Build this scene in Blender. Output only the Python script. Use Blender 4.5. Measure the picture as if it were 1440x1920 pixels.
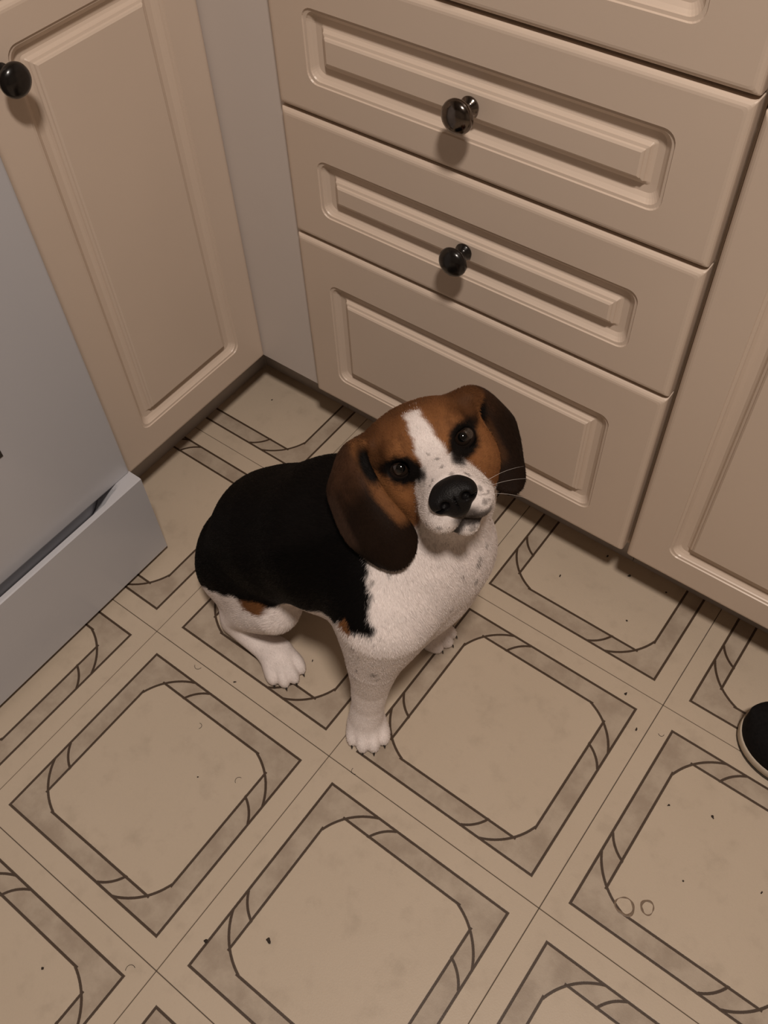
import bpy, bmesh, math, random
import numpy as np
from mathutils import Vector, Matrix
from mathutils.bvhtree import BVHTree

# ------------------------------------------------------------------ clear
for o in list(bpy.data.objects):
    bpy.data.objects.remove(o, do_unlink=True)
S = bpy.context.scene
COL = S.collection
random.seed(7)
RNG = np.random.default_rng(7)

# ------------------------------------------------------------------ camera
cam_d = bpy.data.cameras.new('camera')
cam = bpy.data.objects.new('camera', cam_d)
COL.objects.link(cam)
cam.location = (0.35247, -0.29178, 1.11457)
cam.rotation_euler = (0.6357, 0.0349, 0.64124)
cam_d.sensor_fit = 'HORIZONTAL'
cam_d.sensor_width = 36.0
cam_d.lens = 43.497
cam_d.clip_start = 0.02
S.camera = cam

# ------------------------------------------------------------------ world, lights, exposure
W = bpy.data.worlds.new('world')
S.world = W
W.use_nodes = True
W.node_tree.nodes['Background'].inputs[0].default_value = (1.0, 0.86, 0.72, 1)
W.node_tree.nodes['Background'].inputs[1].default_value = 0.02

def area(name, loc, target, energy, size, color):
    l = bpy.data.lights.new(name, 'AREA')
    l.shape = 'DISK'
    l.size = size
    l.energy = energy
    l.color = color
    o = bpy.data.objects.new(name, l)
    COL.objects.link(o)
    o.location = loc
    o.rotation_euler = (Vector(target) - Vector(loc)).to_track_quat('-Z', 'Y').to_euler()
    return o

area('ceiling_lamp_offscreen', (0.62, -0.42, 2.36), (0.62, -0.42, 0), 31.0, 0.22, (1.0, 0.875, 0.775))

S.view_settings.view_transform = 'Standard'
S.view_settings.look = 'None'
S.view_settings.gamma = 1.0
S.view_settings.use_curve_mapping = False
S.view_settings.exposure = 0.12

# ------------------------------------------------------------------ helpers
def link(o, parent=None):
    COL.objects.link(o)
    if parent:
        o.parent = parent
    return o

def tag(o, label=None, cat=None, group=None, kind=None):
    if label: o['label'] = label
    if cat: o['category'] = cat
    if group: o['group'] = group
    if kind: o['kind'] = kind
    return o

def empty(name, loc=(0, 0, 0)):
    o = bpy.data.objects.new(name, None)
    o.empty_display_size = 0.05
    COL.objects.link(o)
    o.location = loc
    return o

def from_bm(name, bm, mat=None, parent=None, smooth=False):
    bmesh.ops.recalc_face_normals(bm, faces=bm.faces)
    me = bpy.data.meshes.new(name)
    bm.to_mesh(me)
    bm.free()
    if mat: me.materials.append(mat)
    if smooth:
        for p in me.polygons: p.use_smooth = True
    o = bpy.data.objects.new(name, me)
    link(o)
    if parent:
        set_parent(o, parent)
    return o

def set_parent(o, parent):
    """parent while keeping the world placement (parents only carry a location)"""
    o.parent = parent
    off = Vector((0, 0, 0))
    q = parent
    while q is not None:
        off += Vector(q.location)
        q = q.parent
    o.location = Vector(o.location) - off

def bm_box(bm, lo, hi, bevel=0.0, seg=2):
    r = bmesh.ops.create_cube(bm, size=1.0)
    vs = r['verts']
    for v in vs:
        v.co = Vector([lo[i] + (v.co[i] + .5) * (hi[i] - lo[i]) for i in range(3)])
    if bevel > 0:
        es = list({e for v in vs for e in v.link_edges})
        bmesh.ops.bevel(bm, geom=es, offset=bevel, segments=seg, affect='EDGES', profile=0.5)

def box(name, lo, hi, mat, parent=None, bevel=0.0, seg=2):
    bm = bmesh.new()
    bm_box(bm, lo, hi, bevel, seg)
    return from_bm(name, bm, mat, parent)

def lathe(name, prof, mat, parent=None, axis='Z', n=40):
    """prof: list of (radius, height); revolved about the local z, then turned to axis"""
    bm = bmesh.new()
    rings = []
    for r, h in prof:
        if r < 1e-6:
            rings.append([bm.verts.new((0, 0, h))])
        else:
            rings.append([bm.verts.new((r * math.cos(2 * math.pi * k / n), r * math.sin(2 * math.pi * k / n), h)) for k in range(n)])
    for a, b in zip(rings[:-1], rings[1:]):
        for k in range(n):
            k2 = (k + 1) % n
            if len(a) == 1 and len(b) > 1: bm.faces.new((a[0], b[k], b[k2]))
            elif len(b) == 1 and len(a) > 1: bm.faces.new((a[k], a[k2], b[0]))
            elif len(a) > 1: bm.faces.new((a[k], a[k2], b[k2], b[k]))
    m = {'Z': Matrix.Identity(3), '-Y': Matrix.Rotation(math.pi / 2, 3, 'X'), 'X': Matrix.Rotation(math.pi / 2, 3, 'Y')}[axis]
    for v in bm.verts: v.co = m @ v.co
    return from_bm(name, bm, mat, parent, smooth=True)

def tube(name, pts, radii, mat, parent=None, n=6):
    bm = bmesh.new()
    rings = []
    pts = [Vector(p) for p in pts]
    for i, p in enumerate(pts):
        d = (pts[min(i + 1, len(pts) - 1)] - pts[max(i - 1, 0)]).normalized()
        s = d.cross(Vector((0.31, 0.17, 0.93))).normalized()
        t = d.cross(s)
        r = radii[i] if hasattr(radii, '__len__') else radii
        rings.append([bm.verts.new(p + s * r * math.cos(2 * math.pi * k / n) + t * r * math.sin(2 * math.pi * k / n)) for k in range(n)])
    for a, b in zip(rings[:-1], rings[1:]):
        for k in range(n):
            bm.faces.new((a[k], a[(k + 1) % n], b[(k + 1) % n], b[k]))
    bm.faces.new(rings[0][::-1])
    bm.faces.new(rings[-1])
    return from_bm(name, bm, mat, parent, smooth=True)

# ------------------------------------------------------------------ material node helper
class NT:
    def __init__(s, name):
        s.mat = bpy.data.materials.new(name)
        s.mat.use_nodes = True
        s.t = s.mat.node_tree
        s.bsdf = s.t.nodes['Principled BSDF']
    def node(s, kind, **kw):
        n = s.t.nodes.new(kind)
        for k, v in kw.items(): setattr(n, k, v)
        return n
    def put(s, sock, v):
        if isinstance(v, (int, float)): sock.default_value = v
        elif isinstance(v, tuple): sock.default_value = v if len(v) != 3 or sock.type != 'RGBA' else (*v, 1)
        else: s.t.links.new(v, sock)
    def m(s, op, a, b=0.0, c=0.0):
        n = s.node('ShaderNodeMath', operation=op)
        s.put(n.inputs[0], a); s.put(n.inputs[1], b)
        if op in ('SMOOTH_MIN', 'MULTIPLY_ADD', 'COMPARE'): s.put(n.inputs[2], c)
        return n.outputs[0]
    def step(s, x, lo, hi):
        n = s.node('ShaderNodeMapRange', interpolation_type='SMOOTHSTEP')
        s.put(n.inputs[0], x); n.inputs[1].default_value = lo; n.inputs[2].default_value = hi
        return n.outputs[0]
    def mix(s, f, a, b, mode='MIX'):
        n = s.node('ShaderNodeMix', data_type='RGBA', blend_type=mode)
        s.put(n.inputs[0], f); s.put(n.inputs[6], a); s.put(n.inputs[7], b)
        return n.outputs[2]
    def coord(s, which='Object'):
        return s.node('ShaderNodeTexCoord').outputs[which]
    def pos(s):
        return s.node('ShaderNodeNewGeometry').outputs['Position']
    def noise(s, vec, scale, detail=3, rough=.5):
        n = s.node('ShaderNodeTexNoise')
        if vec is not None: s.t.links.new(vec, n.inputs['Vector'])
        n.inputs['Scale'].default_value = scale
        n.inputs['Detail'].default_value = detail
        n.inputs['Roughness'].default_value = rough
        return n.outputs[0]
    def bump(s, h, strength=.1, dist=.001):
        n = s.node('ShaderNodeBump')
        n.inputs['Strength'].default_value = strength
        n.inputs['Distance'].default_value = dist
        s.t.links.new(h, n.inputs['Height'])
        s.t.links.new(n.outputs[0], s.bsdf.inputs['Normal'])
    def set(s, **kw):
        for k, v in kw.items():
            s.put(s.bsdf.inputs[k.replace('_', ' ')], v)
        return s.mat

def simple(name, col, rough=.5, var=.06, scale=40, bump=0.0, bscale=300, metal=0.0, spec=.5, coat=0.0):
    k = NT(name)
    f = k.noise(k.pos(), scale, 4)
    c2 = tuple(max(0, c * (1 - 2 * var)) for c in col)
    k.set(Base_Color=k.mix(f, c2, tuple(min(1, c * (1 + var)) for c in col)), Roughness=rough, Metallic=metal)
    k.bsdf.inputs['Specular IOR Level'].default_value = spec
    k.bsdf.inputs['Coat Weight'].default_value = coat
    if bump > 0:
        k.bump(k.noise(k.pos(), bscale, 2), bump, .0006)
    return k.mat

M_foil = simple('cream_thermofoil', (.68, .56, .46), .38, .03, 6, .05, 500)
M_filler = simple('painted_filler', (.68, .625, .59), .5, .03, 6, .04, 400)
M_carcass = simple('carcass_board', (.58, .48, .39), .6, .05, 20)
M_kick = simple('toe_kick_vinyl', (.46, .42, .40), .5, .12, 12)
M_enamel = simple('white_enamel', (.53, .53, .56), .24, .02, 4, .03, 120)
M_enamel_ledge = simple('white_enamel_trim', (.72, .68, .66), .35, .03, 8)
M_dark = simple('dark_rubber', (.02, .017, .015), .7, .2, 30)  # dark rubber of the appliance feet
M_badge = simple('dark_badge', (.03, .026, .022), .4, .1, 60)
M_black = simple('black_knob_lacquer', (.010, .008, .007), .22, .2, 60, spec=.5)
M_worn = simple('worn_dark_nickel', (.20, .17, .15), .16, .35, 90, metal=1.0)
M_wall = simple('wall_paint', (.42, .37, .32), .8, .03, 3)
M_ceil = simple('ceiling_paint', (.50, .47, .43), .9, .02, 3)
M_gap = simple('tile_joint', (.10, .075, .055), .8, .1, 30)

# ------------------------------------------------------------------ floor
T = 0.3048
def tile_material():
    k = NT('printed_vinyl_tile')
    k_obj = k.coord('Object')
    sx = k.node('ShaderNodeSeparateXYZ')
    k.t.links.new(k_obj, sx.inputs[0])
    x = k.m('MULTIPLY', sx.outputs[0], 1 / T)
    y = k.m('MULTIPLY', sx.outputs[1], 1 / T)
    ax, ay = k.m('ABSOLUTE', x), k.m('ABSOLUTE', y)
    cheb = k.m('MAXIMUM', ax, ay)
    OUT, INN = .5 - .0836, .5 - .1645
    line = k.m('ABSOLUTE', k.m('SUBTRACT', cheb, OUT))
    nx, ny = k.m('MULTIPLY', x, -1.0), k.m('MULTIPLY', y, -1.0)
    # pinwheel: the four quarter turns
    outside_arc = None
    for u, v in ((x, y), (y, nx), (nx, ny), (ny, x)):
        # straight inner line on the side u = -INN
        seg = k.m('ABSOLUTE', k.m('ADD', u, INN))
        lo = k.m('SUBTRACT', .2090 - .5, v)
        hi = k.m('SUBTRACT', v, .755 - .5)
        over = k.m('MAXIMUM', k.m('MAXIMUM', lo, hi), 0.0)
        line = k.m('MINIMUM', line, k.m('MAXIMUM', seg, over))
        # big arc round the corner u<0, v>0
        du, dv = k.m('SUBTRACT', u, .4289 - .5), k.m('SUBTRACT', v, .6596 - .5)
        rr = k.m('SQRT', k.m('ADD', k.m('MULTIPLY', du, du), k.m('MULTIPLY', dv, dv)))
        d = k.m('ABSOLUTE', k.m('SUBTRACT', rr, .2778))
        lim = k.m('MAXIMUM', k.m('SUBTRACT', u, .3179 - .5), k.m('SUBTRACT', .753 - .5, v))
        line = k.m('MINIMUM', line, k.m('MAXIMUM', d, k.m('MAXIMUM', lim, 0.0)))
        cut = k.m('MINIMUM', k.m('SUBTRACT', rr, .2778), k.m('MINIMUM', k.m('SUBTRACT', .26 - .5, u), k.m('SUBTRACT', v, .745 - .5)))
        outside_arc = cut if outside_arc is None else k.m('MAXIMUM', outside_arc, cut)
        # small arc across the band
        du, dv = k.m('SUBTRACT', u, .4838 - .5), k.m('SUBTRACT', v, .7652 - .5)
        rr = k.m('SQRT', k.m('ADD', k.m('MULTIPLY', du, du), k.m('MULTIPLY', dv, dv)))
        d = k.m('ABSOLUTE', k.m('SUBTRACT', rr, .1674))
        lim = k.m('MAXIMUM', k.m('SUBTRACT', u, .4047 - .5), k.m('SUBTRACT', .8344 - .5, v))
        line = k.m('MINIMUM', line, k.m('MAXIMUM', d, k.m('MAXIMUM', lim, 0.0)))
    wob = k.noise(k.pos(), 900, 2)
    line = k.m('ADD', line, k.m('MULTIPLY', k.m('SUBTRACT', wob, .5), .0022))
    is_line = k.m('SUBTRACT', 1.0, k.step(line, .0042, .0062))
    in_out = k.m('SUBTRACT', 1.0, k.step(cheb, OUT - .001, OUT + .001))
    not_in = k.m('MAXIMUM', k.step(cheb, INN - .001, INN + .001), k.step(outside_arc, -.001, .001))
    band = k.m('MULTIPLY', in_out, not_in)
    p = k.pos()
    n1, n2, n3 = k.noise(p, 26, 5, .6), k.noise(p, 7, 3), k.noise(p, 420, 2)
    base = k.mix(n2, (.50, .412, .315), (.55, .457, .357))
    base = k.mix(k.step(n1, .50, .80), base, (.445, .365, .28))
    bandc = k.mix(k.step(n1, .32, .68), (.345, .276, .212), (.455, .378, .297))
    c = k.mix(band, base, bandc)
    c = k.mix(k.m('MULTIPLY', k.step(n3, .60, .75), .10), c, (.33, .265, .205))
    c = k.mix(k.m('MULTIPLY', is_line, .93), c, (.038, .019, .009))
    k.set(Base_Color=c, Roughness=k.m('ADD', .36, k.m('MULTIPLY', n1, .16)))
    k.bsdf.inputs['Specular IOR Level'].default_value = .32
    h = k.m('ADD', k.noise(p, 520, 3, .6), k.m('MULTIPLY', is_line, -.5))
    k.bump(h, .22, .0007)
    return k.mat
M_tile = tile_material()

floor = box('floor', (-1.15, -2.6, -.05), (2.7, 1.12, -.0032), M_gap)
tag(floor, kind='structure')
bm = bmesh.new()
g = .00045
bm_box(bm, (-T / 2 + g, -T / 2 + g, -.003), (T / 2 - g, T / 2 - g, 0), .0005, 1)
bmesh.ops.recalc_face_normals(bm, faces=bm.faces)
tile_me = bpy.data.meshes.new('tile')
bm.to_mesh(tile_me); bm.free()
tile_me.materials.append(M_tile)
for i in range(-3, 8):
    for j in range(-8, 2):
        o = bpy.data.objects.new('tile', tile_me)
        o.location = ((i + .5) * T, (j + .5) * T, 0)
        link(o, floor)

# ------------------------------------------------------------------ room shell
for nm, lo, hi, mt in (('wall_back', (-1.15, 1.06, -.05), (2.7, 1.16, 2.45), M_wall),
                       ('wall_left', (-1.21, -2.7, -.05), (-1.11, 1.16, 2.45), M_wall),
                       ('wall_right', (2.66, -2.7, -.05), (2.76, 1.16, 2.45), M_wall),
                       ('wall_front', (-1.15, -2.7, -.05), (2.7, -2.6, 2.45), M_wall),
                       ('ceiling', (-1.21, -2.7, 2.4), (2.76, 1.16, 2.5), M_ceil)):
    tag(box(nm, lo, hi, mt), kind='structure')

# ------------------------------------------------------------------ routed cabinet fronts
PROFILE = [(0, 0, .013), (.0008, .0016, .013), (.0036, .0020, .012), (.0044, .0036, .0115), (.0068, .0062, .0105), (.0105, .0088, .0085),
           (.0175, .0092, .004), (.0205, .0078, .0018), (.0222, .0058, .001), (.0230, .0040, .0008), (.0256, .0030, .0006), (.0264, .0013, .0005), (.0285, .0, .0004)]
def rrect(x0, z0, x1, z1, r, n=6):
    r = min(r, (x1 - x0) / 2 - 1e-5, (z1 - z0) / 2 - 1e-5)
    out = []
    for cx, cz, a0 in ((x1 - r, z1 - r, 0), (x0 + r, z1 - r, 90), (x0 + r, z0 + r, 180), (x1 - r, z0 + r, 270)):
        for k in range(n + 1):
            a = math.radians(a0 + 90 * k / n)
            out.append((cx + r * math.cos(a), cz + r * math.sin(a)))
    return out

def routed_front(name, plane, rect, groove, mat, parent, thick=.019):
    """plane: ('y', value) faces -y with u = x; ('x', value) faces +x with u = y. rect/groove: u0, z0, u1, z1."""
    u0, z0, u1, z1 = rect
    bm = bmesh.new()
    rings = []
    def ring(pts, depth):
        vs = []
        for u, z in pts:
            co = (u, plane[1] + depth, z) if plane[0] == 'y' else (plane[1] - depth, u, z)
            vs.append(bm.verts.new(co))
        rings.append(vs)
    # back edge, side, rounded-over arris
    e = .0002
    ring(rrect(u0, z0, u1, z1, .001), thick)
    ring(rrect(u0, z0, u1, z1, .001), .0070)
    for k in range(1, 6):
        a = math.pi / 2 * k / 5
        ins = .0075 * (1 - math.cos(a)) ; dep = .0070 * (1 - math.sin(a))
        ring(rrect(u0 + ins, z0 + ins, u1 - ins, z1 - ins, .001 + ins * .4), dep)
    gu0, gz0, gu1, gz1 = groove
    for ins, dep, r in PROFILE:
        ring(rrect(gu0 + ins, gz0 + ins, gu1 - ins, gz1 - ins, r), dep)
    for a, b in zip(rings[:-1], rings[1:]):
        n = len(a)
        for k in range(n):
            bm.faces.new((a[k], a[(k + 1) % n], b[(k + 1) % n], b[k]))
    bm.faces.new(rings[-1]); bm.faces.new(rings[0][::-1])
    bmesh.ops.remove_doubles(bm, verts=bm.verts, dist=1e-6)
    return from_bm(name, bm, mat, parent)

YD, XL = .4135, -.457
def knob(parent, base, axis, mat, head=.0172):
    prof = [(0, 0), (.0095, 0), (.0102, .0015), (.0098, .0032), (.0066, .0050), (.0054, .0085), (.0056, .0125), (.0080, .0155),
            (head * .86, .0178), (head * .98, .0203), (head, .0225), (head * .97, .0248), (head * .86, .0278), (head * .62, .0303), (head * .32, .0316), (0, .0320)]
    o = lathe('knob', prof, mat, None, axis)
    o.location = base
    set_parent(o, parent)
    o['label'] = 'black round knob' if mat is M_black else 'worn dark nickel round knob'
    return o

# --- drawer cabinet
dc = empty('drawer_cabinet', (-.09, .75, 0))
tag(dc, 'cream base cabinet with a stack of routed drawers behind the dog', 'cabinet')
box('carcass', (-.3440, YD + .0205, .098), (.1695, 1.05, .874), M_carcass, dc)
box('toe_kick', (-.3440, .479, .0), (.1695, .497, .098), M_kick, dc)
GX0, GX1 = -.2975, .1115
for z0, z1, ga, gb, kz, km in ((.1000, .3838, .148, .323, None, None), (.3872, .5532, .4275, .5035, .4655, M_black),
                              (.5566, .7168, .5945, .6745, .6335, M_worn), (.7202, .8720, .760, .835, .797, M_black)):
    d = routed_front('drawer', ('y', YD), (-.3450, z0, .1668, z1), (GX0, ga, GX1, gb), M_foil, dc)
    if km: knob(d, (-.0925, YD - .0003, kz), '-Y', km)

# --- corner filler
fl = empty('corner_filler_panel', (-.40, .43, 0))
tag(fl, 'plain pale filler panel in the corner between cabinets', 'panel')
box('panel', (XL - .0200, .4245, .098), (-.3462, .4425, .874), M_filler, fl, .0008, 1)
box('toe_kick', (-.5215, .479, 0), (-.3446, .497, .097), M_kick, fl)

# --- right-hand cabinet
rc_ = empty('door_cabinet', (.43, .75, 0))
tag(rc_, 'cream base cabinet with tall routed door beside the drawers and shoe', 'cabinet')
box('carcass', (.1705, YD + .0205, .098), (.6745, 1.05, .874), M_carcass, rc_)
box('toe_kick', (.1705, .479, 0), (.6745, .497, .098), M_kick, rc_)
d = routed_front('door', ('y', YD), (.1735, .0985, .6715, .7125), (.2230, .1455, .622, .664), M_foil, rc_)
knob(d, (.647, YD - .0003, .66), '-Y', M_black)
d = routed_front('drawer', ('y', YD), (.1735, .7170, .6715, .8720), (.2230, .760, .622, .835), M_foil, rc_)
knob(d, (.42, YD - .0003, .797), '-Y', M_black)

# --- left-hand cabinet
lc = empty('corner_cabinet', (-.75, .28, 0))
tag(lc, 'cream base cabinet with single routed door wedged beside the white appliance', 'cabinet')
box('carcass', (-1.10, .1185, .098), (XL - .0205, .4235, .874), M_carcass, lc)
box('toe_kick', (-.540, .1185, 0), (-.522, .4780, .098), M_kick, lc)
d = routed_front('door', ('x', XL), (.1230, .1000, .4241, .7235), (.1765, .1515, .3745, .6880), M_foil, lc)
knob(d, (XL + .0003, .1630, .6710), 'X', M_black, .0165)
routed_front('drawer', ('x', XL), (.1230, .7280, .4241, .8720), (.1765, .765, .3745, .835), M_foil, lc)

# ------------------------------------------------------------------ white range
rg = empty('kitchen_range', (-.72, -.27, 0))
tag(rg, 'white enamel kitchen appliance with flat front above a lipped bottom drawer', 'appliance')
RY0, RY1 = -.655, .1065
box('body', (-1.08, RY0 + .004, .010), (-.4300, RY1 - .004, .905), M_enamel, rg, .003)
for fx in (-1.04, -.47):
    for fy in (RY0 + .05, RY1 - .05):
        o = lathe('foot', [(0, 0), (.014, 0), (.014, .004), (.008, .006), (.008, .012), (0, .012)], M_dark, None, 'Z', 16)
        o.location = (fx, fy, 0)
        set_parent(o, rg)
box('door', (-.4285, RY0, .1680), (-.4065, RY1, .86), M_enamel, rg, .0035, 3)
# bottom drawer: front plate whose top carries a scooped finger pull
bm = bmesh.new()
nx_, ny_ = 22, 120
xf, xb, zt = -.3860, -.4280, .1690
ys = [RY0 + (RY1 - RY0) * j / ny_ for j in range(ny_ + 1)]
def ss(a, b, x):
    t = min(1, max(0, (x - a) / (b - a))); return t * t * (3 - 2 * t)
def top_h(x, y):
    end = ss(.0, 1.0, (RY1 - .022 - y) / .045) * ss(0, 1, (y - RY0 - .022) / .045)
    lip = xf - .0080 - .007 * (1 - end)
    w = ss(lip + .0012, lip - .0045, x) if False else 1 - ss(lip - .0052, lip + .0002, x)
    edge = .0012 * (1 - min(1, (xf - x) / .0025)) ** 2
    return zt - edge - .045 * w * end
grid = [[bm.verts.new((xf + (xb - xf) * i / nx_, y, top_h(xf + (xb - xf) * i / nx_, y))) for y in ys] for i in range(nx_ + 1)]
for i in range(nx_):
    for j in range(ny_):
        bm.faces.new((grid[i][j], grid[i + 1][j], grid[i + 1][j + 1], grid[i][j + 1]))
low_f = [bm.verts.new((xf, y, .0125)) for y in ys]
low_b = [bm.verts.new((xb, y, .0125)) for y in ys]
for j in range(ny_):
    bm.faces.new((grid[0][j], grid[0][j + 1], low_f[j + 1], low_f[j]))
    bm.faces.new((grid[nx_][j + 1], grid[nx_][j], low_b[j], low_b[j + 1]))
    bm.faces.new((low_f[j], low_f[j + 1], low_b[j + 1], low_b[j]))
for j in (0, ny_):
    bm.faces.new([grid[i][j] for i in range(nx_ + 1)] + [low_b[j], low_f[j]])
from_bm('drawer', bm, M_enamel, rg)
bd = box('badge', (-.4068, -.062, .336), (-.4055, -.0300, .351), M_badge, rg, .0004, 1)
bd['label'] = 'small dark badge'

# ------------------------------------------------------------------ shoe
M_knit = simple('black_knit', (.0075, .0065, .0065), .9, .4, 260, .5, 900, spec=.15)
M_mid = simple('cream_foam_sole', (.56, .48, .38), .6, .12, 30, .1, 200)
M_out = simple('dark_outsole', (.05, .04, .03), .7, .2, 50)
shoe = empty('shoe', (.52, .335, 0))
tag(shoe, 'black sneaker with cream sole standing below the right cabinet door', 'shoe')
SL, SX, SY = .285, .3945, .3365
def shoe_half(t):
    """half widths at t along the shoe (0 toe, 1 heel)"""
    a = math.sqrt(max(0, 1 - (1 - min(t / .22, 1)) ** 2))
    w = .0505 - .010 * ss(.35, .62, t) + .001 * ss(.62, .9, t)
    b = math.sqrt(max(0, 1 - max(0, (t - .86) / .14) ** 2))
    return max(.0004, w * a * b)
def shoe_loft(name, mat, zlo, zhi, grow, nsec=40, ring=28, crown=False):
    bm = bmesh.new(); rings = []
    for i in range(nsec + 1):
        t = (1 - math.cos(math.pi * i / nsec)) / 2
        hw = max(.0003, shoe_half(t) + grow) if 0 < t < 1 else .0003
        x = SX + (SL) * t + (grow * -1 if t < .5 else grow) * (1 - 4 * t * (1 - t))
        zl, zh = zlo(t), zhi(t)
        vs = []
        for k in range(ring):
            a = 2 * math.pi * k / ring
            c, s_ = math.cos(a), math.sin(a)
            if crown:
                yy = hw * (abs(c) ** .8) * (1 if c > 0 else -1)
                zz = zl + (zh - zl) * (max(0, s_) ** .75)
                if s_ > 0 and t > .3: yy *= 1 - .28 * ss(.3, .6, t) * s_
            else:
                p = .28
                yy = hw * (abs(c) ** p) * (1 if c > 0 else -1)
                zz = (zl + zh) / 2 + (zh - zl) / 2 * (abs(s_) ** p) * (1 if s_ > 0 else -1)
            vs.append(bm.verts.new((x, SY + .004 * math.sin(3 * t) + yy, zz)))
        rings.append(vs)
    for a, b in zip(rings[:-1], rings[1:]):
        for k in range(ring):
            bm.faces.new((a[k], a[(k + 1) % ring], b[(k + 1) % ring], b[k]))
    bm.faces.new(rings[0][::-1]); bm.faces.new(rings[-1])
    bmesh.ops.remove_doubles(bm, verts=bm.verts, dist=1e-6)
    return from_bm(name, bm, mat, shoe, smooth=True)
shoe_loft('outsole', M_out, lambda t: .0, lambda t: .006, .0005)
shoe_loft('midsole', M_mid, lambda t: .0055, lambda t: .020 + .010 * t, .0012)
shoe_loft('upper', M_knit, lambda t: .015 + .010 * t, lambda t: .052 + .018 * ss(.05, .35, t) + .030 * ss(.35, .62, t) + .006 * ss(.7, 1, t), -.0004, crown=True)
for q in range(5):
    t = .33 + .055 * q
    zc = .0665 + .030 * ss(.35, .62, t)
    tube('lace', [(SX + SL * t + .004 * (q % 2), SY + yy, zc - 9 * yy * yy) for yy in (-.024, -.012, 0, .012, .024)], .0022, M_mid, shoe, 8)
cl = []
for k in range(33):
    a = 2 * math.pi * k / 32
    cl.append((SX + SL * .80 + .045 * math.cos(a), SY + .004 + .026 * math.sin(a), .100 + .004 * math.cos(a)))
tube('collar', cl, .005, M_knit, shoe, 8)

# ------------------------------------------------------------------ the dog: signed distance body
E0 = np.array([.0343, .1708, .445])
ER = np.array([.5368, .7917, .2918]); EU = np.array([-.6688, .1883, .7192]); EF = np.array([.5144, -.5812, .6305])
def HW(r, u, f):
    return E0 + r * ER + u * EU + f * EF

def to_head(p):
    q = p - E0
    return np.stack([q @ ER, q @ EU, q @ EF], 1)

def smin(a, b, k):
    h = np.clip(.5 + .5 * (b - a) / k, 0, 1)
    return b + (a - b) * h - k * h * (1 - h)

def smax(a, b, k):
    return -smin(-a, -b, k)

def cone(p, a, b, ra, rb):
    a = np.array(a); b = np.array(b)
    ba = b - a
    t = np.clip(((p - a) @ ba) / (ba @ ba), 0, 1)
    return np.linalg.norm(p - a - t[:, None] * ba, axis=1) - (ra + (rb - ra) * t)

def ell(p, c, r):
    q = p - np.array(c); r = np.array(r)
    k0 = np.linalg.norm(q / r, axis=1); k1 = np.linalg.norm(q / (r * r), axis=1)
    return k0 * (k0 - 1) / np.maximum(k1, 1e-9)

def ellr(p, c, r, yaw=0., pitch=0.):
    """ellipsoid whose long axis (first) is turned by yaw about z and pitched"""
    cy, sy, cp, sp = math.cos(yaw), math.sin(yaw), math.cos(pitch), math.sin(pitch)
    ax = np.array([[cy * cp, sy * cp, sp], [-sy, cy, 0], [-cy * sp, -sy * sp, cp]])
    return ell((p - np.array(c)) @ ax.T, (0, 0, 0), r)

YM = .137
HIP, LOIN, RIB, SHO = (-.222, .138, .100), (-.142, .139, .206), (-.068, .140, .262), (.000, .144, .290)
PAWS = {  # toe-ward direction, centre of the paw on the floor
    'near_front': ((.020, .056), math.atan2(-.80, .60), 1.0),
    'far_front': ((.006, .214), math.atan2(.25, .97), 1.0),
    'near_hind': ((-.126, .060), math.atan2(-.50, .86), 1.0),
    'far_hind': ((-.130, .217), math.atan2(.30, .95), 1.0)}

def toe_points(key):
    (cx, cy), a, s = PAWS[key]
    d = np.array([math.cos(a), math.sin(a)]); n = np.array([-d[1], d[0]])
    out = []
    for lat, fw in ((-.0178, .007), (-.0062, .0165), (.0062, .0165), (.0178, .007)):
        c = np.array([cx, cy]) + n * lat + d * fw
        dd = a + lat * 9
        out.append((c, dd))
    return out

def sdf_paw(p, key):
    (cx, cy), a, s = PAWS[key]
    d = ellr(p, (cx - .008 * math.cos(a), cy - .008 * math.sin(a), .021), (.027, .0205, .0185), a)
    toes = None
    for c, dd in toe_points(key):
        t = ellr(p, (c[0], c[1], .0138), (.0175, .0096, .0150), dd, -.25)
        toes = t if toes is None else smin(toes, t, .0015)
    return smin(d, toes, .006)

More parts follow.
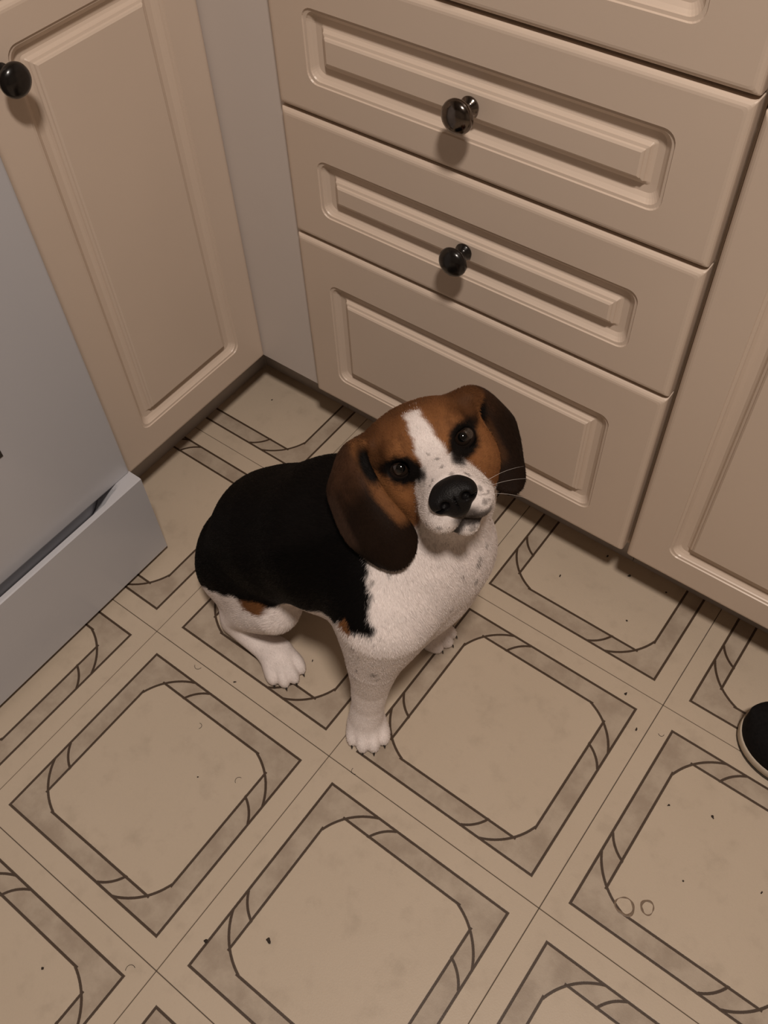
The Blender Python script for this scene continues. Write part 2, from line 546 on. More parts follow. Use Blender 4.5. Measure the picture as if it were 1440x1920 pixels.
def sdf_body(p):
    d = cone(p, HIP, LOIN, .074, .077)
    d = smin(d, cone(p, LOIN, RIB, .077, .084), .03)
    d = smin(d, cone(p, RIB, SHO, .085, .078), .03)
    # chest and brisket
    d = smin(d, ell(p, (.022, .156, .240), (.066, .074, .076)), .03)
    d = smin(d, ell(p, (.030, .168, .300), (.062, .062, .062)), .03)
    d = smin(d, ell(p, (-.190, .148, .168), (.072, .072, .072)), .03)
    # rump
    d = smin(d, ell(p, (-.245, .138, .070), (.058, .070, .066)), .03)
    # neck
    d = smin(d, cone(p, (.000, .146, .310), (-.002, .180, .392), .066, .050), .04)
    # front legs
    for sy, key, y1, y2, y3 in ((-1, 'near_front', .088, .074, .063), (1, 'far_front', .196, .206, .214)):
        px, py = PAWS[key][0]
        a = cone(p, (.038, y1 - .010 if sy < 0 else y1, .272), (.029, y2 - .004 if sy < 0 else y2, .192), .046, .0325)
        a = np.minimum(a, cone(p, (.029, y2 - .004 if sy < 0 else y2, .192), (px + .001, (y2 + y3) / 2, .120), .0325, .0240))
        b = cone(p, (px + .001, (y2 + y3) / 2, .120), (px - .002, y3, .070), .0240, .0200)
        c = cone(p, (px - .002, y3, .070), (px - .003, py, .030), .0200, .0215)
        leg = smin(np.minimum(np.minimum(a, b), c), sdf_paw(p, key), .010)
        d = smin(d, leg, .045)
    # hind legs
    for key, yk, yh, yp in (('near_hind', .072, .066, .059), ('far_hind', .204, .210, .217)):
        px, py = PAWS[key][0]
        sg = -1 if yk < YM else 1
        th = ellr(p, (-.188, YM + sg * .050, .112), (.078, .036, .055), 0, .22)
        sh = cone(p, (-.132, yk, .122), (-.208, yh, .048), .026, .0195)
        ft = cone(p, (-.212, yh, .030), (px - .012, py, .020), .0195, .0165)
        lg = smin(smin(th, sh, .020), smin(ft, sdf_paw(p, key), .014), .012)
        d = smin(d, lg, .022)
    # tail curled round the far flank
    tl = [(-.285, .160, .034), (-.290, .200, .026), (-.262, .238, .018), (-.215, .258, .014)]
    for (a, b), (ra, rb) in zip(zip(tl[:-1], tl[1:]), ((.020, .016), (.016, .014), (.014, .009))):
        d = smin(d, cone(p, a, b, ra, rb), .008)
    return smax(d, -p[:, 2] + .0006, .004)

EYES = ((-.0325, 0., -.0058), (.0325, 0., -.0058))
def sdf_head_parts(p):
    q = to_head(p)
    sym = q.copy(); sym[:, 0] = np.abs(sym[:, 0])
    sk = ell(q, (0, .004, -.046), (.055, .041, .060))
    sk = smin(sk, ell(q, (0, .008, -.018), (.041, .030, .030)), .02)
    sk = smin(sk, ell(sym, (.034, -.024, -.022), (.025, .031, .038)), .018)
    sk = smin(sk, ell(sym, (.025, .0165, -.004), (.0145, .0095, .0135)), .010)       # brow
    mz = cone(q, (0, -.014, .0), (0, -.0260, .060), .0290, .0205)
    fw = ell(sym, (.0180, -.0430, .036), (.0175, .0205, .036))
    fw = smin(fw, ell(sym, (.0130, -.0390, .058), (.0150, .0165, .0170)), .008)
    sk = smin(sk, ell(sym, (.046, .019, -.038), (.019, .015, .022)), .012)      # ear root
    up = smin(smin(sk, mz, .018), fw, .012)
    jw = cone(q, (0, -.052, -.010), (0, -.0600, .047), .0270, .0130)
    th = cone(q, (0, -.050, -.030), (0, -.060, -.070), .040, .046)
    return q, sym, up, jw, th, fw

def sdf_head(p):
    q, sym, up, jw, th, fw = sdf_head_parts(p)
    d = smin(smin(up, jw, .005), th, .02)
    # median groove on the forehead, muzzle furrow
    eye = ell(sym, (EYES[1][0], .0005, .0060), (.0140, .0094, .0130))
    d = smax(d, -eye, .0035)
    return d

# ear leaves: grids of points in head coordinates (root to tip x front edge to rear edge)
EAR_R = [[(-.034, .024, -.034), (-.038, .024, -.044), (-.042, .018, -.056), (-.044, .008, -.064)],
         [(-.056, .034, -.012), (-.066, .038, -.024), (-.074, .034, -.044), (-.078, .022, -.060)],
         [(-.0590, .012, .004), (-.074, .014, .006), (-.093, .014, -.018), (-.104, .008, -.040)],
         [(-.0570, -.014, .010), (-.076, -.016, .012), (-.098, -.018, -.006), (-.110, -.018, -.026)],
         [(-.0510, -.040, .013), (-.072, -.045, .014), (-.096, -.046, .004), (-.1095, -.042, -.014)],
         [(-.0500, -.062, .004), (-.068, -.070, .008), (-.088, -.070, .004), (-.102, -.060, -.008)],
         [(-.0580, -.077, .002), (-.070, -.083, .003), (-.082, -.083, .001), (-.093, -.075, -.004)]]
EAR_L = [[(.034, .024, -.034), (.038, .024, -.044), (.042, .018, -.056), (.044, .008, -.064)],
         [(.053, .031, -.022), (.061, .031, -.034), (.069, .024, -.048), (.073, .010, -.060)],
         [(.0610, .012, -.024), (.070, .008, -.028), (.079, .000, -.040), (.085, -.012, -.054)],
         [(.0600, -.012, -.028), (.069, -.016, -.030), (.077, -.022, -.038), (.083, -.032, -.050)],
         [(.0540, -.036, -.028), (.063, -.042, -.029), (.071, -.048, -.034), (.076, -.054, -.044)],
         [(.0460, -.054, -.026), (.055, -.062, -.027), (.064, -.067, -.030), (.070, -.069, -.036)],
         [(.0440, -.065, -.026), (.051, -.073, -.026), (.058, -.076, -.027), (.064, -.075, -.031)]]

def spline(P, n):
    """Catmull-Rom through P (k x ... array) resampled to n"""
    P = np.asarray(P, float); k = len(P)
    X = np.concatenate([[2 * P[0] - P[1]], P, [2 * P[-1] - P[-2]]])
    out = []
    for s in np.linspace(0, k - 1, n):
        i = min(int(s), k - 2); t = s - i
        a, b, c, d = X[i], X[i + 1], X[i + 2], X[i + 3]
        out.append(.5 * (2 * b + (c - a) * t + (2 * a - 5 * b + 4 * c - d) * t * t + (3 * b - a - 3 * c + d) * t ** 3))
    return np.array(out)

def ear_sheet(E):
    P = spline(np.array(E), 30)                      # along
    P = np.stack([spline(P[i], 16) for i in range(30)])
    Wd = E0 + P[..., :1] * ER + P[..., 1:2] * EU + P[..., 2:3] * EF
    v = [Vector(x) for x in Wd.reshape(-1, 3)]
    f = [(i * 16 + j, i * 16 + j + 1, (i + 1) * 16 + j + 1, (i + 1) * 16 + j) for i in range(29) for j in range(15)]
    return BVHTree.FromPolygons(v, f), Wd.reshape(-1, 3)
EARS = [ear_sheet(EAR_R), ear_sheet(EAR_L)]

def sdf_ear(p, far=.03):
    out = np.full(len(p), far)
    for tree, pts in EARS:
        lo, hi = pts.min(0) - .02, pts.max(0) + .02
        idx = np.nonzero(np.all((p > lo) & (p < hi), axis=1))[0]
        find = tree.find_nearest
        for i in idx:
            r = find(p[i], far)
            if r[3] is not None and r[3] - .0036 < out[i]:
                out[i] = r[3] - .0036
    return out

def sdf_nec(p):
    b = sdf_body(p); h = sdf_head(p)
    return smin(b, h, .022)

def sdf_all(p):
    u = (p - E0) @ EU
    return smin(sdf_nec(p), sdf_ear(p), .0022 + .012 * sst(.008, .026, u))

def sst(a, b, x):
    t = np.clip((x - a) / (b - a), 0, 1); return t * t * (3 - 2 * t)

def surface_nets(fun, lo, hi, h, block=4, chunk=200000):
    lo = np.array(lo); n = np.ceil((np.array(hi) - lo) / h / block).astype(int)
    H = h * block
    cc = np.stack(np.meshgrid(*[np.arange(k) for k in n], indexing='ij'), -1).reshape(-1, 3)
    ctr = lo + (cc + .5 - .5 / block) * H
    d0 = np.concatenate([fun(ctr[i:i + chunk]) for i in range(0, len(ctr), chunk)])
    N = n * block
    D = np.repeat(np.repeat(np.repeat(d0.reshape(n), block, 0), block, 1), block, 2).astype(np.float32)
    keep = cc[np.abs(d0) < H * 1.7]
    off = np.stack(np.meshgrid(*[np.arange(block)] * 3, indexing='ij'), -1).reshape(-1, 3)
    idx = (keep[:, None, :] * block + off[None]).reshape(-1, 3)
    for i in range(0, len(idx), chunk):
        j = idx[i:i + chunk]
        D[j[:, 0], j[:, 1], j[:, 2]] = fun(lo + j * h)
    I = D < 0
    a = I[:-1, :-1, :-1]
    mixed = np.zeros(a.shape, bool)
    for dx in (0, 1):
        for dy in (0, 1):
            for dz in (0, 1):
                mixed |= I[dx:N[0] - 1 + dx, dy:N[1] - 1 + dy, dz:N[2] - 1 + dz] != a
    cells = np.argwhere(mixed)
    vid = np.full(a.shape, -1, np.int32)
    vid[cells[:, 0], cells[:, 1], cells[:, 2]] = np.arange(len(cells))
    cor = np.array([(x, y, z) for x in (0, 1) for y in (0, 1) for z in (0, 1)])
    V = np.stack([D[cells[:, 0] + c[0], cells[:, 1] + c[1], cells[:, 2] + c[2]] for c in cor], 1)
    acc = np.zeros((len(cells), 3)); cnt = np.zeros(len(cells))
    for i in range(8):
        for j in range(i + 1, 8):
            if np.abs(cor[i] - cor[j]).sum() != 1: continue
            a_, b_ = V[:, i], V[:, j]
            m = (a_ < 0) != (b_ < 0)
            t = np.where(m, a_ / np.where(m, a_ - b_, 1), 0)
            acc += np.where(m[:, None], cor[i] + t[:, None] * (cor[j] - cor[i]), 0)
            cnt += m
    verts = lo + (cells + acc / np.maximum(cnt, 1)[:, None]) * h
    quads = []
    for ax in range(3):
        b1, b2 = [(1, 2), (2, 0), (0, 1)][ax]
        s1 = [slice(None)] * 3; s2 = [slice(None)] * 3
        s1[ax] = slice(0, -1); s2[ax] = slice(1, None)
        e = np.argwhere(I[tuple(s1)] != I[tuple(s2)])
        e = e[(e[:, b1] > 0) & (e[:, b2] > 0) & (e[:, b1] < N[b1] - 1) & (e[:, b2] < N[b2] - 1)]
        inside = I[e[:, 0], e[:, 1], e[:, 2]]
        def cell(o1, o2):
            c = e.copy(); c[:, b1] -= o1; c[:, b2] -= o2
            return vid[c[:, 0], c[:, 1], c[:, 2]]
        q = np.stack([cell(1, 1), cell(0, 1), cell(0, 0), cell(1, 0)], 1)
        q[~inside] = q[~inside][:, ::-1]
        quads.append(q)
    q = np.concatenate(quads)
    return verts, q[(q >= 0).all(1)]

V_, Q_ = surface_nets(sdf_all, (-.325, .005, -.006), (.125, .300, .535), .0019)

def mesh_np(name, verts, faces_list, mats, cols=None):
    """faces_list: list of (k x n index array); optional per-vertex colours"""
    me = bpy.data.meshes.new(name)
    me.vertices.add(len(verts))
    me.vertices.foreach_set('co', np.ascontiguousarray(verts, np.float32).ravel())
    loops = np.concatenate([f.ravel() for f in faces_list]).astype(np.int32)
    sizes = np.concatenate([np.full(len(f), f.shape[1], np.int32) for f in faces_list])
    starts = np.concatenate([[0], np.cumsum(sizes)[:-1]]).astype(np.int32)
    me.loops.add(len(loops)); me.loops.foreach_set('vertex_index', loops)
    me.polygons.add(len(sizes)); me.polygons.foreach_set('loop_start', starts)
    me.polygons.foreach_set('use_smooth', np.ones(len(sizes), bool))
    if cols is not None:
        at = me.color_attributes.new('coat', 'FLOAT_COLOR', 'POINT')
        c4 = np.ones((len(verts), 4), np.float32); c4[:, :3] = cols
        at.data.foreach_set('color', c4.ravel())
    for m in mats: me.materials.append(m)
    me.update(calc_edges=True)
    me.validate()
    return me

def vnormals(v, q):
    n = np.cross(v[q[:, 2]] - v[q[:, 0]], v[q[:, 3]] - v[q[:, 1]])
    vn = np.zeros_like(v)
    for k in range(4): np.add.at(vn, q[:, k], n)
    return vn / np.maximum(np.linalg.norm(vn, axis=1), 1e-12)[:, None]
VN = vnormals(V_, Q_)

# coat pattern ------------------------------------------------------
WHITE = np.array([.82, .745, .715]); BLACK = np.array([.0024, .0019, .0017]); TAN = np.array([.235, .100, .038])
DTAN = np.array([.16, .066, .026]); BROWN = np.array([.015, .0082, .0052]); GREY = np.array([.16, .13, .115]); PINK = np.array([.50, .36, .31])
def sst(a, b, x):
    t = np.clip((x - a) / (b - a), 0, 1); return t * t * (3 - 2 * t)
def wobble(p, s, seed):
    r = np.random.default_rng(seed); o = np.zeros(len(p))
    for k in range(5):
        w = r.normal(size=3) * s * (1.6 ** k); o += np.sin(p @ w + r.uniform(0, 6.28)) / (1.5 ** k)
    return o / 2.2

FRECKLES = []      # (world position, radius, strength)

def coat(p, jitter=0.0):
    n = len(p)
    wb = wobble(p, 90, 3) + jitter
    db, dh, de = sdf_body(p), sdf_head(p), sdf_ear(p, .012)
    q, sym, up, jw, th, fw = sdf_head_parts(p)
    r, u, f = q[:, 0], q[:, 1], q[:, 2]
    ar = np.abs(r)
    col = np.tile(WHITE, (n, 1))
    def paint(mask, c):
        col[:] = col + (np.array(c) - col) * np.clip(mask, 0, 1)[:, None]
    x, y, z = p.T
    # ---- body saddle
    lowline = np.interp(x, [-.30, -.265, -.235, -.1765, -.150, -.120, -.08, -.028, .0, .018, .032, .052, .064],
                        [.050, .076, .106, .142, .143, .156, .205, .252, .276, .298, .296, .299, .312]) + .003 * wb      # lower rim of the saddle
    front = np.minimum(.001 + .72 * (.375 - z) + .0030 * wb, .057)                     # saddle ends on the shoulder
    front = np.where(y > YM + .02, np.minimum(front, -.028), front)
    saddle = sst(-.004, .004, z - lowline) * sst(-.004, .004, front - x)
    # tan fringes: thigh and elbow
    thigh = sst(1.25, .7, np.sqrt(((x + .148) / .021) ** 2 + ((z - lowline + .002) / .010) ** 2))
    elbow = sst(1.25, .7, np.sqrt(((x - .021) / .010) ** 2 + ((z - lowline + .003) / .007) ** 2))
    paint(saddle, BLACK)
    paint(thigh * sst(YM, YM - .03, y), TAN * .75)
    paint(elbow * sst(YM, YM - .02, y), TAN * .8)
    # brindled glints in the shoulder
    # nape and the fur behind the ears
    paint(sst(-.045, -.030, u) * sst(-.030, -.048, f), BLACK * 2)
    # ---- head colours
    hm = sst(.014, .002, dh - db) * sst(-.085, -.070, u + .35 * np.clip(-f - .03, 0, 1))
    hc = np.tile(TAN, (n, 1)).astype(float)
    def hp(mask, c):
        hc[:] = hc + (np.array(c) - hc) * np.clip(mask, 0, 1)[:, None]
    wv = .0018 * wb
    hp(.45 * sst(-.1, .7, wobble(p * np.array([1, 1, 1]), 330, 21)), DTAN * 1.1)
    hp(.55 * sst(.006, .020, u) * sst(.040, .026, u) * sst(.010, .022, ar) * sst(-.2, .6, wobble(p, 260, 22)), DTAN * .7)
    # darker crown and streaks next to the ear roots
    hp(.75 * sst(.026, .042, u + 2 * wv) * sst(.004, .018, ar), DTAN)
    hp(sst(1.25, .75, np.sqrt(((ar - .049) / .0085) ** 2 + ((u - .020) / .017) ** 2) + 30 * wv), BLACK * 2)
    hp(sst(.040, .050, u + wv), DTAN * .5)
    hp(.55 * sst(.028, .048, ar) * sst(.0, .02, u), DTAN)
    hp(.85 * sst(.026, .042, ar) * sst(.012, .026, u + 2 * wv), DTAN * .5)
    # blaze and muzzle
    wbl = np.where(u > 0, .0130 - .14 * u, .0130 + .45 * (-u) + .22 * np.clip(f, 0, .1))
    hp(sst(.0028, -.0022, ar - wbl + wv) * sst(.044, .040, u + wv), WHITE)
    hp(sst(.004, -.004, .030 - f - .25 * np.clip(-.03 - u, 0, .1) + wv) * sst(-.030, -.038, u), WHITE)
    hp(sst(-.054, -.062, u + wv + .15 * np.clip(-f, -.1, .1)), WHITE)
    # black round the eyes
    ex, eu_ = ar - .0325, u
    pe = np.sqrt(((ex + .0005) / np.where(ex > 0, .0172, .0168)) ** 2 + ((eu_ - .0015 - .10 * ex) / np.where(eu_ > 0, .0138, .0150)) ** 2)
    hp(sst(1.28, .80, pe + .16 * wobble(p, 300, 31)), BLACK * 2.2)
    pi = np.sqrt(((ar - .0190) / .0060) ** 2 + ((u + .0040) / .0042) ** 2)
    hp(.85 * sst(1.3, .5, pi), BLACK * 3)
    # lips, chin freckling
    lip = sst(.0085, .0025, np.maximum(np.abs(jw), np.abs(fw))) * sst(-.012, .010, f)
    hp(lip * .95, BLACK * 4)
    hp(.9 * sst(1.3, .5, np.sqrt(((r - .003) / .013) ** 2 + ((u + .048) / .009) ** 2)) * sst(.045, .055, f), GREY * .35)
    hp(.85 * sst(1.3, .6, np.sqrt(((r - .010) / .017) ** 2 + ((u + .0555) / .0060) ** 2)) * sst(.035, .045, f), GREY * .25)
    spk = wobble(p, 900, 11)
    hp(.75 * sst(.62, .8, spk) * sst(-.044, -.052, u) * sst(.02, .03, f), GREY * .5)
    hp(.55 * sst(.35, .7, wobble(p, 420, 12)) * sst(.012, .026, ar) * sst(-.022, -.034, u) * sst(.028, .036, f), GREY)
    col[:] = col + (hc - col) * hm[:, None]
    # ---- ears
    em = sst(.0014, .0006, de) * np.where(dh < .001, sst(-.004, .002, dh), 1)
    ec = np.tile(BROWN, (n, 1)).astype(float)
    def ep(mask, c):
        ec[:] = ec + (np.array(c) - ec) * np.clip(mask, 0, 1)[:, None]
    ep(sst(-.014, .034, u + 3 * wv + .25 * (ar - .07)) * np.where(r < 0, .95, .5), np.array([.072, .033, .017]))
    fr = np.where(r < 0, .0665 + .20 * np.minimum(u, 0), .064)
    ep(sst(.004, -.003, ar - fr + wv) * sst(-.050, -.036, u) * np.where(r < 0, .9, .25), TAN * .8)
    ep(.6 * sst(.036, .048, u), DTAN * .6)
    ep(sst(1.3, .6, np.sqrt(((ar - .058) / .0095) ** 2 + ((u - .018) / .019) ** 2)), BLACK * 2)  # black ear-root fur, with shade of the ear fold painted in
    ep(.7 * (r < 0) * sst(.098, .106, ar) * sst(.01, -.005, u) * sst(-.06, -.04, u), np.array([.075, .042, .028]))
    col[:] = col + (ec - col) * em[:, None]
    # ---- freckles
    for c, rad, st in FRECKLES:
        dd = np.linalg.norm(p - np.array(c), axis=1) + .0008 * wb
        m = st * sst(rad, rad * .55, dd)
        col[:] = col + (GREY * .55 - col) * m[:, None]
    return np.clip(col * (1 + .05 * wb[:, None]), 0, 1)

def hair_flow(p, nrm):
    q = to_head(p)
    db, dh, de = sdf_body(p), sdf_head(p), sdf_ear(p, .012)
    wh = sst(.012, -.006, dh - db)
    nose = HW(0, -.024, .085)
    fh = p - nose
    fh /= np.linalg.norm(fh, axis=1)[:, None]
    x, y, z = p.T
    leg = sst(.19, .15, z) * np.where(x > -.06, 1, sst(.10, .07, z))
    chest = sst(-.02, .03, x) * (1 - leg)
    ft = np.tile(np.array([-.80, 0, -.60]), (len(p), 1))
    ft = ft * (1 - chest)[:, None] + np.array([.05, 0, -1.0]) * chest[:, None]
    fl_ = np.tile(np.array([0.05, 0, -1.0]), (len(p), 1))
    hind = (x < -.06)
    fl_[hind] = np.array([.8, -.1, -.5])
    ft = ft * (1 - leg)[:, None] + fl_ * leg[:, None]
    f = ft * (1 - wh)[:, None] + fh * wh[:, None]
    ear = sst(.003, .0, de)
    f = f * (1 - ear)[:, None] - EU * ear[:, None]
    f += RNG.normal(size=f.shape) * .16
    f -= (f * nrm).sum(1)[:, None] * nrm
    f /= np.maximum(np.linalg.norm(f, axis=1), 1e-6)[:, None]
    ln = np.where(wh > .5, .0034 + .0028 * sst(.0, -.05, q[:, 2]), .0062)
    ln = np.where(ear > .5, .0036, ln)
    ln = ln * (1 - .45 * leg)
    ln = np.where(q[:, 2] > .045, .0026, ln)
    return f, ln

# freckles seen on leg, chest and muzzle (world positions on the coat)
FR_W = [(0.0339, 0.0322, 0.2726, 0.003), (0.0387, 0.0333, 0.2564, 0.0018), (0.0308, 0.0366, 0.2118, 0.0024), (0.0507, 0.0411, 0.2177, 0.005), (0.0525, 0.0453, 0.2014, 0.0028),
        (0.0242, 0.038, 0.189, 0.0034), (0.0302, 0.0745, 0.3388, 0.003), (0.0594, 0.0461, 0.2993, 0.0018), (0.0565, 0.0408, 0.2931, 0.0018), (0.0908, 0.1268, 0.2747, 0.0034),
        (0.09, 0.1897, 0.319, 0.004), (0.0939, 0.172, 0.3154, 0.0045), (0.0949, 0.1668, 0.3126, 0.0042), (0.0982, 0.1615, 0.2917, 0.0046), (0.0912, 0.1447, 0.3153, 0.0024),
        (0.041, 0.0893, 0.3463, 0.0036)]
for a, b, c, d in FR_W: FRECKLES.append(((a, b, c), d, .62))
FR_H = [(0.0021, 0.0021, 0.0407, 0.0022), (-0.0031, 0.0067, 0.0295, 0.0024), (0.0027, -0.0031, 0.0553, 0.0028), (0.0074, -0.0092, 0.069, 0.0032), (0.019, -0.0164, 0.0616, 0.0028),
        (0.0202, -0.0187, 0.0635, 0.0026), (-0.0102, -0.0085, 0.0634, 0.0018), (-0.0137, -0.0114, 0.0639, 0.0018), (0.0239, -0.0317, 0.0704, 0.005), (0.0291, -0.0389, 0.0657, 0.003),
        (0.0225, -0.0438, 0.0729, 0.0036), (0.0261, -0.0523, 0.0645, 0.0044), (-0.0231, -0.0473, 0.0714, 0.0032), (0.0029, -0.0646, 0.0587, 0.005)]
for a, b, c, d in FR_H: FRECKLES.append((tuple(HW(a, b, c)), d, .6))

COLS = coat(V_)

# short hair as fine blades, joined to the skin it grows from
tri_a = np.linalg.norm(np.cross(V_[Q_[:, 2]] - V_[Q_[:, 0]], V_[Q_[:, 3]] - V_[Q_[:, 1]]), axis=1) * .5
vis = VN[Q_].mean(1)
wgt = tri_a.copy()
NH = 240000
fi = RNG.choice(len(Q_), NH, p=wgt / wgt.sum())
ab = RNG.random((NH, 2))
qv = V_[Q_[fi]]
root = (qv[:, 0] * ((1 - ab[:, 0]) * (1 - ab[:, 1]))[:, None] + qv[:, 1] * (ab[:, 0] * (1 - ab[:, 1]))[:, None]
        + qv[:, 2] * (ab[:, 0] * ab[:, 1])[:, None] + qv[:, 3] * ((1 - ab[:, 0]) * ab[:, 1])[:, None])
nn = VN[Q_[fi]].mean(1); nn /= np.linalg.norm(nn, axis=1)[:, None]
sel = root[:, 2] > .004
eyed = np.minimum(np.linalg.norm(root - HW(*EYES[0]), axis=1), np.linalg.norm(root - HW(*EYES[1]), axis=1))
sel &= eyed > .0160
sel &= np.linalg.norm(root - HW(0, -.026, .078), axis=1) > .0195
root, nn = root[sel], nn[sel]
flow, ln = hair_flow(root, nn)
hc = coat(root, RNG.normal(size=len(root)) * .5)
hc = hc * (1 + .10 * RNG.normal(size=len(root)))[:, None]
ln = ln * (.7 + .6 * RNG.random(len(root)))
wd = np.cross(flow, nn) * (.00017 + .00008 * RNG.random(len(root)))[:, None]
lift = (.14 + .14 * RNG.random(len(root)))
p0 = root - nn * .0006
p1 = root + flow * (ln * .55)[:, None] + nn * (ln * .55 * lift)[:, None]
p2 = root + flow * ln[:, None] + nn * (ln * .62 * lift)[:, None]
p2[:, 2] = np.maximum(p2[:, 2], .0006); p1[:, 2] = np.maximum(p1[:, 2], .0006)
hv = np.stack([p0 - wd, p0 + wd, p1 + wd * .8, p1 - wd * .8, p2], 1).reshape(-1, 3)
hcol = np.repeat(np.clip(hc, 0, 1), 5, axis=0)
k0 = len(V_) + np.arange(len(root)) * 5
hq = np.stack([k0, k0 + 1, k0 + 2, k0 + 3], 1)
ht = np.stack([k0 + 3, k0 + 2, k0 + 4], 1)

def coat_material():
    k = NT('dog_coat')
    a = k.node('ShaderNodeAttribute', attribute_name='coat')
    n1 = k.noise(k.pos(), 700, 3)
    c = k.mix(k.m('MULTIPLY', k.step(n1, .35, .7), .22), a.outputs['Color'], (.62, .58, .55), 'MULTIPLY')
    k.set(Base_Color=c, Roughness=.62)
    k.bsdf.inputs['Specular IOR Level'].default_value = .07
    return k.mat
M_coat = coat_material()
DOG0 = Vector((-.05, .14, 0))
dog = empty('dog', DOG0)
tag(dog, 'tricolour beagle sitting on the tiles and looking up', 'dog')
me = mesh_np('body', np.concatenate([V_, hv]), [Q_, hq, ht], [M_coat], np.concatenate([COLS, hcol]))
body = bpy.data.objects.new('body', me)
link(body); set_parent(body, dog)

# ---- nose
def sdf_nose(p):
    q = to_head(p); s = q.copy(); s[:, 0] = np.abs(s[:, 0])
    d = ell(q, (0, -.0255, .0765), (.0205, .0145, .0130))
    d = smin(d, ell(q, (0, -.0185, .0700), (.0165, .0090, .0120)), .006)
    d = smin(d, ell(q, (0, -.0370, .0740), (.0105, .0085, .0095)), .006)
    d = smin(d, ell(s, (.0135, -.0255, .0760), (.0085, .0095, .0110)), .004)
    d = smax(d, -ell(s, (.0100, -.0275, .0890), (.0045, .0038, .0075)), .0025)      # nostrils
    d = smax(d, -ell(s, (.0165, -.0310, .0840), (.0048, .0016, .0060)), .0015)
    d = smax(d, -ell(q, (0, -.0350, .0885), (.0008, .0120, .0040)), .0015)          # philtrum
    return d
nc = HW(0, -.0265, .075)
NV, NQ = surface_nets(sdf_nose, nc - .036, nc + .036, .0011)
kn = NT('black_nose_leather')
vo = kn.node('ShaderNodeTexVoronoi'); kn.t.links.new(kn.pos(), vo.inputs['Vector']); vo.inputs['Scale'].default_value = 750
kn.set(Base_Color=kn.mix(kn.noise(kn.pos(), 200, 3), (.0025, .0020, .0021), (.005, .0040, .0042)), Roughness=.55)
kn.bsdf.inputs['Specular IOR Level'].default_value = .22
kn.bump(vo.outputs['Distance'], .35, .0008)
o = bpy.data.objects.new('nose', mesh_np('nose', NV, [NQ], [kn.mat]))
link(o); set_parent(o, dog)
o['label'] = 'black leathery nose'

# ---- eyes
def eye_material():
    k = NT('dark_brown_eye')
    a = k.node('ShaderNodeAttribute', attribute_name='coat')
    k.set(Base_Color=a.outputs['Color'], Roughness=.06)
    k.bsdf.inputs['Coat Weight'].default_value = 1.0
    k.bsdf.inputs['Coat Roughness'].default_value = .03
    return k.mat
M_eye = eye_material()
for ec_ in EYES:
    c = HW(*ec_)
    gaze = np.array(cam.location) - c; gaze /= np.linalg.norm(gaze)
    bm = bmesh.new()
    bmesh.ops.create_uvsphere(bm, u_segments=48, v_segments=48, radius=.0126)
    rot = Vector((0, 0, 1)).rotation_difference(Vector(gaze)).to_matrix()
    for v in bm.verts:
        v.co = rot @ v.co
        v.co += Vector(gaze) * .0010 * max(0, v.co.normalized().dot(Vector(gaze)) - .75) * 4
    o = from_bm('eye', bm, M_eye, None, smooth=True)
    co = np.array([v.co.normalized() for v in o.data.vertices])
    ang = np.degrees(np.arccos(np.clip(co @ gaze, -1, 1)))
    cc_ = np.where((ang < 19)[:, None], np.array([.002, .002, .002]), np.array([.020, .0125, .009]))
    cc_ = np.where(((ang > 33) & (ang < 41))[:, None], np.array([.006, .004, .003]), cc_)
    cc_ = np.where((ang >= 41)[:, None], np.array([.022, .015, .012]), cc_)
    at = o.data.color_attributes.new('coat', 'FLOAT_COLOR', 'POINT')
    c4 = np.ones((len(co), 4), np.float32); c4[:, :3] = cc_
    at.data.foreach_set('color', c4.ravel())
    o.location = c
    set_parent(o, dog)
    o['label'] = 'dark brown eye'

# ---- claws
M_claw = simple('black_claw', (.012, .009, .008), .3, .2, 200)
for key in PAWS:
    for c, dd in toe_points(key):
        d = np.array([math.cos(dd), math.sin(dd)])
        a = c + d * .0125
        pts = [(a[0], a[1], .0125), (a[0] + d[0] * .003, a[1] + d[1] * .003, .0105), (a[0] + d[0] * .0052, a[1] + d[1] * .0052, .0062), (a[0] + d[0] * .0060, a[1] + d[1] * .0060, .0026)]
        tube('claw', pts, [.0019, .0018, .0012, .0005], M_claw, dog, 8)

# ---- whiskers
M_wh = simple('white_whisker', (.75, .70, .66), .4, .05, 50)
for sgn in (1,):
    for a, (u0, f0, dr, du, df) in enumerate(((-.036, .046, .044, .002, -.030), (-.041, .042, .048, -.010, -.034), (-.045, .048, .036, -.018, -.022))[:3 if sgn > 0 else 1]):
        pts = []
        for t in np.linspace(0, 1, 9):
            pts.append(tuple(HW(sgn * (.027 + dr * t), u0 + du * t - .012 * t * t, f0 + df * t)))
        tube('whisker', pts, [(.00015 if sgn > 0 else .00010) * (1 - .7 * t) for t in np.linspace(0, 1, 9)], M_wh, dog, 5)

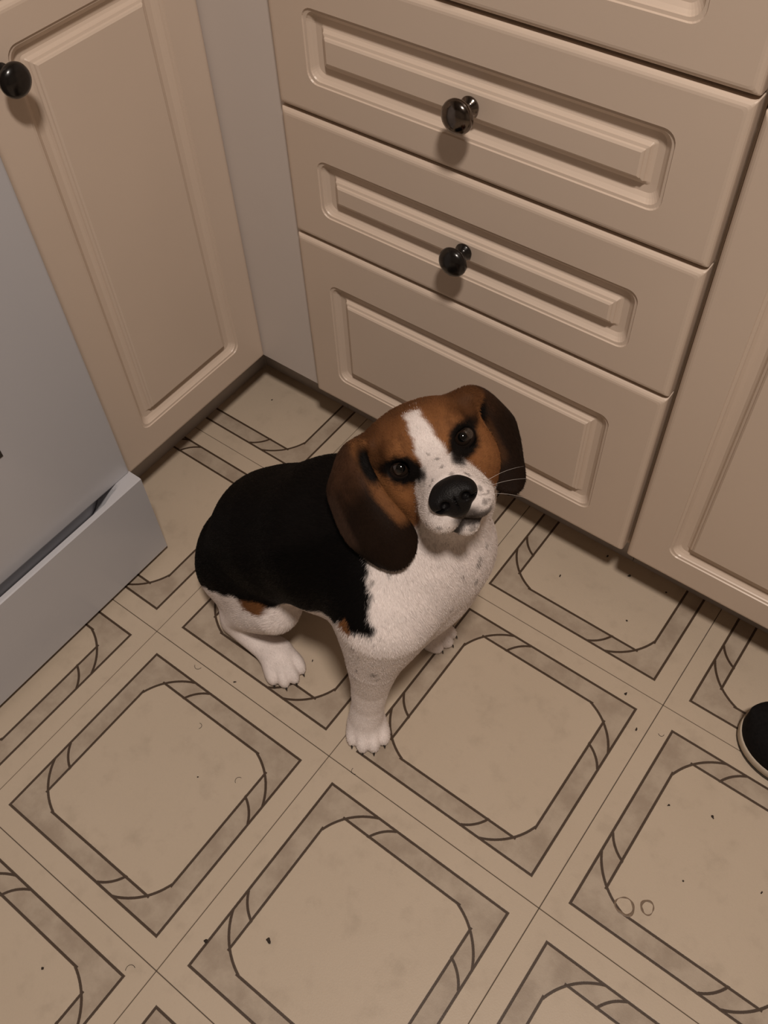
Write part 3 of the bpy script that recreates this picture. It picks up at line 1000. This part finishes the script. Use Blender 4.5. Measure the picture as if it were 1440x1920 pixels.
# ------------------------------------------------------------------ crumbs and marks on the tiles
M_crumb = simple('dark_crumb', (.030, .019, .012), .8, .3, 300)
crumbs = [(.0802, -.2076, .0028), (.0235, -.25, .0026), (-.104, -.3784, .0018), (-.1151, -.1173, .0010), (-.1651, .0059, .0014), (-.101, .0906, .0011), (.4171, .2091, .0018), (.3692, .1916, .0016),
          (.4218, .122, .0012), (.2589, .2908, .0020), (.2928, .255, .0016), (.4983, .1623, .0012), (.1369, .4659, .0016), (.1778, .4541, .0020), (.2317, .4593, .0014), (.2089, .3878, .0014),
          (-.4592, .4216, .0013), (.099, .398, .0014)]
for i, (x, y, r) in enumerate(crumbs):
    bm = bmesh.new()
    bmesh.ops.create_icosphere(bm, subdivisions=2, radius=1)
    rr = random.Random(i)
    a = rr.uniform(0, 3.14)
    for v in bm.verts:
        k = 1 + .25 * math.sin(v.co.x * 4 + i) + .2 * rr.uniform(-1, 1)
        X, Y = v.co.x * r * 1.25 * k, v.co.y * r * .75 * k
        v.co = Vector((X * math.cos(a) - Y * math.sin(a), X * math.sin(a) + Y * math.cos(a), max(-.45, v.co.z) * r * .5 * k))
    zmin = min(v.co.z for v in bm.verts)
    for v in bm.verts: v.co.z -= zmin
    o = from_bm('crumb', bm, M_crumb, None)
    o.location = (x, y, .0001)
    tag(o, 'tiny dark crumb lying on the beige floor tiles', 'crumb', 'crumbs scattered on the floor tiles')

hairs = [(-.028, -.318, .9, .014), (-.158, -.065, 2.2, .010), (-.075, -.090, 1.4, .012), (.322, .265, .4, .009), (.036, .0, 2.6, .011), (-.220, -.010, .2, .013)]
for i, (x, y, a, L) in enumerate(hairs):
    pts = []
    for t in np.linspace(-1, 1, 9):
        b = a + .7 * t * (1 if i % 2 else -1)
        pts.append((L / 2 * t * math.cos(b), L / 2 * t * math.sin(b), .00035))
    o = tube('hair_strand', pts, .00030, M_crumb, None, 5)
    o.location = (x, y, 0)
    tag(o, 'short dark shed hair lying on the floor tiles', 'hair', 'shed hairs on the floor tiles')

M_ring = simple('dried_ring', (.21, .145, .095), .45, .25, 400)
def ring_mark(x, y, r, w, seed, label):
    bm = bmesh.new(); rr = random.Random(seed); n = 40
    ph = [rr.uniform(0, 6.28) for _ in range(4)]
    rings = []
    for lay, (s, zz) in enumerate(((-1, 0.00005), (-.5, .00035), (.5, .00035), (1, .00005))):
        vs = []
        for k in range(n):
            a = 2 * math.pi * k / n
            R = r * (1 + .07 * math.sin(2 * a + ph[0]) + .05 * math.sin(3 * a + ph[1]))
            ww = w * (.75 + .35 * math.sin(a + ph[2]) + .2 * math.sin(5 * a + ph[3]))
            vs.append(bm.verts.new(((R + s * ww / 2) * math.cos(a), (R + s * ww / 2) * math.sin(a), zz)))
        rings.append(vs)
    for A, B in list(zip(rings[:-1], rings[1:])) + [(rings[-1], rings[0])]:
        for k in range(n): bm.faces.new((A[k], A[(k + 1) % n], B[(k + 1) % n], B[k]))
    o = from_bm('ring_stain', bm, M_ring, None)
    o.location = (x, y, .0001)
    tag(o, label, 'stain')
ring_mark(.3811, .0586, .0098, .0030, 3, 'larger dried ring stain on the tile, touching its printed line')
ring_mark(.4025, .0722, .0072, .0026, 5, 'smaller dried ring stain on the tile beside the larger ring')
